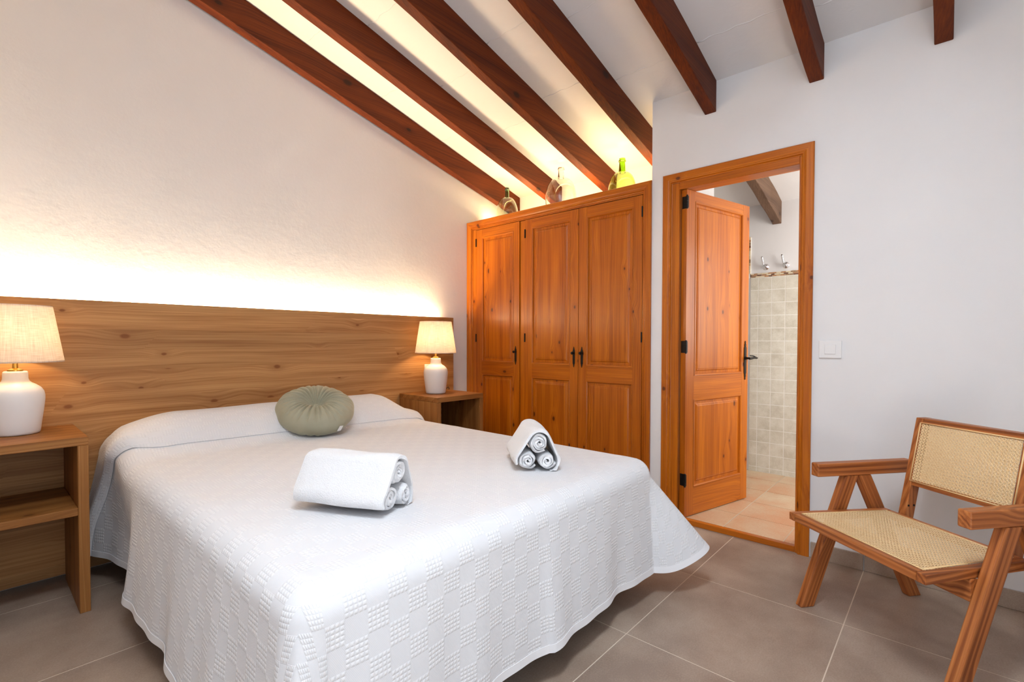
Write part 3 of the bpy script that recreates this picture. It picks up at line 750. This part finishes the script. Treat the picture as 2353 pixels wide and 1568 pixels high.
def hull_wrap(L, cs, R, th, name, label, grp, M4, start, end):
    """band of towel around the three rolls: offset outline of the triangle of centres, from angle start round to end"""
    pts = []; N = 150
    # outline of rounded triangle (support function): convex hull of circles, normals swept by angle
    def sup(a):
        n = (cos(a), sin(a)); c_ = max(cs, key=lambda q: q[0]*n[0]+q[1]*n[1]); return c_, n
    raw = []
    for k in range(N+1):
        a = start+(end-start)*k/N; c_, n = sup(a)
        if raw and raw[-1][2] is not c_:
            p0 = raw[-1]
            for q in range(1, 9):
                f = q/9; raw.append((p0[0]*(1-f)+(c_[0]+R*n[0])*f, p0[1]*(1-f)+(c_[1]+R*n[1])*f, p0[2], n))
        raw.append((c_[0]+R*n[0], c_[1]+R*n[1], c_, n))
    inn = [(x, y) for x, y, _, n in raw]
    out = [(x+n[0]*th*(1+.10*sin(i*.17)), y+n[1]*th*(1+.10*sin(i*.17))) for i, (x, y, _, n) in enumerate(raw)]
    zmin = min(y for x, y in inn)-th
    out = [(x, max(y, FLOORZ)) for x, y in out]
    # rounded ends of the band
    def endcap(i0, i1):
        (ax, ay), (bx_, by_) = i0, i1; mx, my = (ax+bx_)/2, (ay+by_)/2; return mx, my
    ring = out+inn[::-1]; m = len(ring); nl = 18; V = []; Fc = []
    for j_ in range(nl+1):
        s = j_/nl; x = -L/2+L*s
        for q, (y, z) in enumerate(ring):
            edge = 1 if q < len(out) else 0
            pin = -.0045*edge*(exp(-(s/.03)**2)+exp(-((1-s)/.03)**2))
            i_ = q if edge else m-1-q; nn = raw[i_][3]
            wv = .0018*sin(i_*.13+s*9)*edge
            rip = .006*sin(i_*.11)*(1 if j_ in (0, nl) else 0)*(-1 if j_ == 0 else 1)*.6
            V.append(M4 @ Vector((x+rip, y+nn[0]*(pin+wv), z+nn[1]*(pin+wv)*(1 if z > FLOORZ+.01 else 0))))
    for j_ in range(nl):
        for q in range(m):
            a = j_*m+q; b = j_*m+(q+1) % m; Fc.append((a, b, b+m, a+m))
    for base in (0, nl*m):
        for q in range(len(out)-1):
            Fc.append((base+q, base+q+1, base+m-2-q, base+m-1-q))
    o = build(name, V, Fc, M['towel'], smooth=60)
    return tag(o, label, 'towel', grp)
FLOORZ = 0.0
def towel_bundle(center, adir, L, sc, seed, where, flip=1):
    # local: x along axis (towards +adir), y sideways, z up
    ang = math.atan2(adir[1], adir[0])
    M4 = Matrix.Translation(Vector(center)) @ Matrix.Rotation(ang, 4, 'Z')
    th = .012*sc; r1, r2, r3 = .0385*sc, .033*sc, .036*sc
    cl = (-.0355*sc*flip, r2+.002); cr = (.0365*sc*flip, r3+.002); ct = (-.006*sc*flip, .1025*sc)
    g = 'rolled towels '+where
    spiral_roll(L*.97, r1, 'rolled_towel', 'top white towel roll in the bundle '+where, seed, g, M4 @ Matrix.Translation((0, ct[0], ct[1])), 3.4)
    spiral_roll(L*.98, r2, 'rolled_towel', 'lower left towel roll in the bundle '+where, seed+5, g, M4 @ Matrix.Translation((.002, cl[0], cl[1])), 2.6)
    spiral_roll(L*.96, r3, 'rolled_towel', 'lower right towel roll in the bundle '+where, seed+9, g, M4 @ Matrix.Translation((-.002, cr[0], cr[1])), 3.0)
    cs = [ct, cl, cr]
    hull_wrap(L, cs, .0395*sc, th, 'wrapping_towel', 'thick white bath towel wrapped round three rolls '+where, None, M4, *( (-.10*pi, 1.42*pi) if flip > 0 else (-.42*pi, 1.10*pi)))
towel_bundle((.800, 1.375, BZ+.005), (.42, -.91), .315, 1.06, 3, 'at the front of the bed, side-on', -1)
towel_bundle((1.577, 1.297, BZ+.005), (-.66, -.75), .275, 1.06, 11, 'facing the camera beside the wardrobe', -1)

# ------------------------------------------------------------------ cushion
def cushion():
    c = empty('round_cushion', (1.288, 2.622, .714)); tag(c, 'round sage green velvet cushion with pleats and a centre button, leaning on the pillows', 'cushion')
    c.rotation_euler = (0, 0, 0)
    nrm = Vector((-.50, -1.0, 0)).normalized()*sin(radians(27))+Vector((.06, 0, cos(radians(27))))
    c.rotation_euler = nrm.to_track_quat('Z', 'Y').to_euler()
    R, H = .205, .088; na, nr = 240, 60; V = []; Fc = []
    rp = random.Random(5); ph = []; a = 0
    while a < 2*pi: ph.append(a); a += rp.uniform(.15, .27)
    def rho(k):       # profile loop from top centre to bottom centre: (r, z)
        t = k/nr*pi
        r = R*(abs(sin(t))**.72); z = H*cos(t)*(1 if True else 1)
        dimp = exp(-(r/(R*.26))**2); z = z*(1-.74*dimp)
        return r, z
    def pleat(a, r, z):
        d = min(abs((a-p+pi) % (2*pi)-pi) for p in ph)
        s = exp(-(d*r/.0050)**2); amp = .0125*(1-sst(.30*R, .93*R, r))*sst(.0, .16*R, r) + .006*(1-sst(.80*R, 1.0*R, r))*sst(.2*R, .5*R, r)
        return -s*amp
    for k in range(nr+1):
        r, z = rho(k); top = 1 if k <= nr/2 else -1
        for q in range(na):
            a = 2*pi*q/na; rr_ = r*(1+.012*sin(5*a+1)+.008*sin(11*a)); zz = z+top*pleat(a, r, z)+top*.0015*sin(23*a)*sst(.2*R, .7*R, r)*(1-sst(.85*R, R, r))
            V.append((rr_*cos(a), rr_*sin(a), zz))
    for k in range(nr):
        for q in range(na):
            a = k*na+q; b = k*na+(q+1) % na; Fc.append((a, b, b+na, a+na))
    build('cushion_body', V, Fc, M['velvet'], c, smooth=True, weld=True)
    zt = H*.26
    MB().lathe([(.0165, zt-.006), (.0175, zt), (.015, zt+.005), (.009, zt+.0075), (.0001, zt+.008)], 28).out('button', M['velvet'], c, smooth=50)
    ang = radians(-62); 
    t_ = MB(); ww = .011
    for s0, s1 in ((0, 1),): t_.prism([(-ww, 0, 0), (ww, 0, 0), (ww, .0008, 0), (-ww, .0008, 0)], [(-ww+.004, .004, .032), (ww+.004, .004, .032), (ww+.004, .0048, .032), (-ww+.004, .0048, .032)])
    o = t_.out('care_tag', M['tag'], c); 
    o.location = (.0965, -.1885, -.020); o.rotation_euler = (.25, .25, radians(24))
cushion()

# ------------------------------------------------------------------ cane armchair (local x forward, y to the sitter's left, z up)
ch = empty('cane_armchair', (2.136, .207, 0), 2.475)
tag(ch, 'low wooden armchair with woven cane seat and back against the white wall', 'chair')
def bar4(z0, d0, z1, d1, wd, y0, y1):
    """upright board of depth wd sheared from (d0,z0) to (d1,z1), between y0 and y1"""
    a = [(d0-wd/2, y0, z0), (d0+wd/2, y0, z0), (d0+wd/2, y1, z0), (d0-wd/2, y1, z0)]
    b = [(d1-wd/2, y0, z1), (d1+wd/2, y0, z1), (d1+wd/2, y1, z1), (d1-wd/2, y1, z1)]
    return MB().prism(a, b)
TL = .034
for s in (-1, 1):
    y0, y1 = sorted((s*.304, s*(.304-TL)))
    for d0, d1 in ((0, -.205), (-.53, -.2665)):      # each leg's own axis follows its slant, so the grain does too
        an = math.atan2(d1-d0, .5395); o = bar4(0, d0, .5395, d1, .061, y0, y1)
        o.v = [((x-d0)*cos(an)-z*sin(an), y, (x-d0)*sin(an)+z*cos(an)) for x, y, z in o.v]
        o.out('leg', M['chair_z'], ch, bevel=.004, seg=2, loc=(d0, 0, 0), rot=(0, an, 0))
    a0, a1 = sorted((s*.306, s*.266))
    MB().box(-.500, -.038, a0, a1, .540, .5945).out('armrest', M['chair_x'], ch, bevel=.005, seg=3)
# back frame: stiles sheared from seat to top
bk = empty('backrest', (0, 0, 0)); bk.parent = ch
def bd_(z): return -.356-(z-.411)/(.789-.411)*.078
for s in (-1, 1):
    y0, y1 = sorted((s*.200, s*.170))
    bar4(.345, bd_(.345)-.022, .789, bd_(.789)-.022, .044, y0, y1).out('stile', M['chair_z'], bk, bevel=.0025, seg=2)
for z0, z1, th, nm in ((.766, .789, .040, 'top_rail'), (.520, .543, .030, 'lower_rail')):
    bar4(z0, bd_(z0)-th/2-.001, z1, bd_(z1)-th/2-.001, th, -.1696, .1696).out(nm, M['chair_y'], bk, bevel=.0025, seg=2)
# seat frame
ZS = .402; rt = .030
sf = MB()
fl_, bl_ = (.085, .278), (-.348, .252)
def railprism(p, q, wd, z0, z1, inward):
    (x0, y0), (x1, y1) = p, q; d = Vector((x1-x0, y1-y0, 0)).normalized(); n = Vector((-d.y, d.x, 0))*wd*inward
    a = [(x0, y0, z0), (x0+n.x, y0+n.y, z0), (x0+n.x, y0+n.y, z1), (x0, y0, z1)]
    b = [(x1, y1, z0), (x1+n.x, y1+n.y, z0), (x1+n.x, y1+n.y, z1), (x1, y1, z1)]
    return MB().prism(a, b)
st_ = empty('seat', (0, 0, 0)); st_.parent = ch
for s in (-1, 1):
    railprism((fl_[0], s*fl_[1]), (bl_[0]-.0, s*bl_[1]), .028, ZS-rt, ZS, s).out('side_rail', M['chair_x'], st_, bevel=.002, seg=2)
MB().box(.057, .0848, -.2475, .2475, ZS-rt, ZS-.0003).out('front_rail', M['chair_y'], st_, bevel=.002, seg=2)
MB().box(-.347, -.322, -.2225, .2225, ZS-rt, ZS-.0003).out('back_rail', M['chair_y'], st_, bevel=.002, seg=2)
MB().box(-.118, -.090, -.2695, .2695, .300, .3715).out('stretcher', M['chair_y'], ch, bevel=.003, seg=2)
for s in (-1, 1):   # screw plugs on the inner side of the stiles
    mb = MB()
    for dd in (-.012, .014):
        mb.tube([(bd_(.435)-.022+dd, s*.1705, .437), (bd_(.435)-.022+dd, s*.1685, .437)], .0042, 12)
    mb.out('screw', M['black'], bk)
def clip_line(poly, p, d):
    """segment of the line p + t d inside a convex polygon"""
    t0, t1 = -9, 9; n = len(poly)
    for i in range(n):
        (ax, ay), (bx_, by_) = poly[i], poly[(i+1) % n]; ex, ey = bx_-ax, by_-ay; nx, ny = -ey, ex
        den = nx*d[0]+ny*d[1]; num = nx*(ax-p[0])+ny*(ay-p[1])
        if abs(den) < 1e-12:
            if num > 0: return None
            continue
        t = num/den
        if den > 0: t0 = max(t0, t)
        else: t1 = min(t1, t)
    return (t0, t1) if t1-t0 > .004 else None
def cane(poly, pitch, fn, name, parent):
    """octagonal cane weave inside a counter-clockwise convex polygon, fn maps (u,v,h) to 3-D"""
    mb = MB(); us_ = [p[0] for p in poly]; vs_ = [p[1] for p in poly]; u0, u1, v0, v1 = min(us_), max(us_), min(vs_), max(vs_)
    def ribbon(p, d, w_, h):
        c_ = clip_line(poly, p, d)
        if not c_: return
        t0, t1 = c_; nx, ny = -d[1]*w_/2, d[0]*w_/2
        ns = 6
        for k in range(ns):
            a, b = t0+(t1-t0)*k/ns, t0+(t1-t0)*(k+1)/ns
            A_ = (p[0]+d[0]*a, p[1]+d[1]*a); B_ = (p[0]+d[0]*b, p[1]+d[1]*b)
            mb.prism([fn(A_[0]+nx, A_[1]+ny, h), fn(A_[0]-nx, A_[1]-ny, h), fn(A_[0]-nx, A_[1]-ny, h-.0006), fn(A_[0]+nx, A_[1]+ny, h-.0006)],
                     [fn(B_[0]+nx, B_[1]+ny, h), fn(B_[0]-nx, B_[1]-ny, h), fn(B_[0]-nx, B_[1]-ny, h-.0006), fn(B_[0]+nx, B_[1]+ny, h-.0006)])
    k = 0; q = .0017
    u = u0+pitch/2
    while u < u1:
        for o_ in (-q, q): ribbon((u+o_, 0), (0, 1), .0018, .0000)
        u += pitch
    v_ = v0+pitch/2
    while v_ < v1:
        for o_ in (-q, q): ribbon((0, v_+o_), (1, 0), .0018, .0007)
        v_ += pitch
    s2 = sqrt(.5); du = u0; 
    rng = int((u1-u0+v1-v0)/pitch)+3
    for i in range(-rng, rng):
        # diagonals cross midway between the pairs
        ribbon((u0+i*pitch, v0), (s2, s2), .0019, .0014)
        ribbon((u0+i*pitch, v0), (s2, -s2), .0019, .0021)
    return mb.out(name, M['cane'], parent)
sw = lambda u, v_, h: (u, v_, ZS-.0006+h-.004*sst(0, .12, min(abs(u-.057), abs(u+.322)))*sst(0, .1, .25-abs(v_)))
cane([(-.3225, -.2235), (.0575, -.2475), (.0575, .2475), (-.3225, .2235)],   .0122, sw, 'cane_webbing', st_)
mb = MB(); zz = ZS+.0008
lp = [(-.320, -.221, zz), (.055, -.2445, zz), (.055, .2445, zz), (-.320, .221, zz), (-.320, -.221, zz)]
for a, b in zip(lp[:-1], lp[1:]): mb.tube([a, b], .0024, 6)
mb.out('cane_spline', M['cane_trim'], st_, smooth=True)
# back cane: local plane (y, height) set in the frame; front and rear layers
def bkf(off): return lambda u, v_, h: (bd_(v_)+off+h+.0, u, v_)
cane([(-.170, .5425), (.170, .5425), (.170, .7665), (-.170, .7665)], .0122, bkf(.0004), 'cane_webbing', bk)
cane([(-.168, .5435), (.168, .5435), (.168, .7655), (-.168, .7655)], .0122, bkf(-.036), 'cane_webbing', bk)
mb = MB()
lp = [(-.1775, .5375), (.1775, .5375), (.1775, .7705), (-.1775, .7705), (-.1775, .5375)]
for (a, b), (c_, d_) in zip(lp[:-1], lp[1:]): mb.tube([(bd_(b)+.0005, a, b), (bd_(d_)+.0005, c_, d_)], .0026, 6)
mb.out('cane_spline', M['cane_trim'], bk, smooth=True)
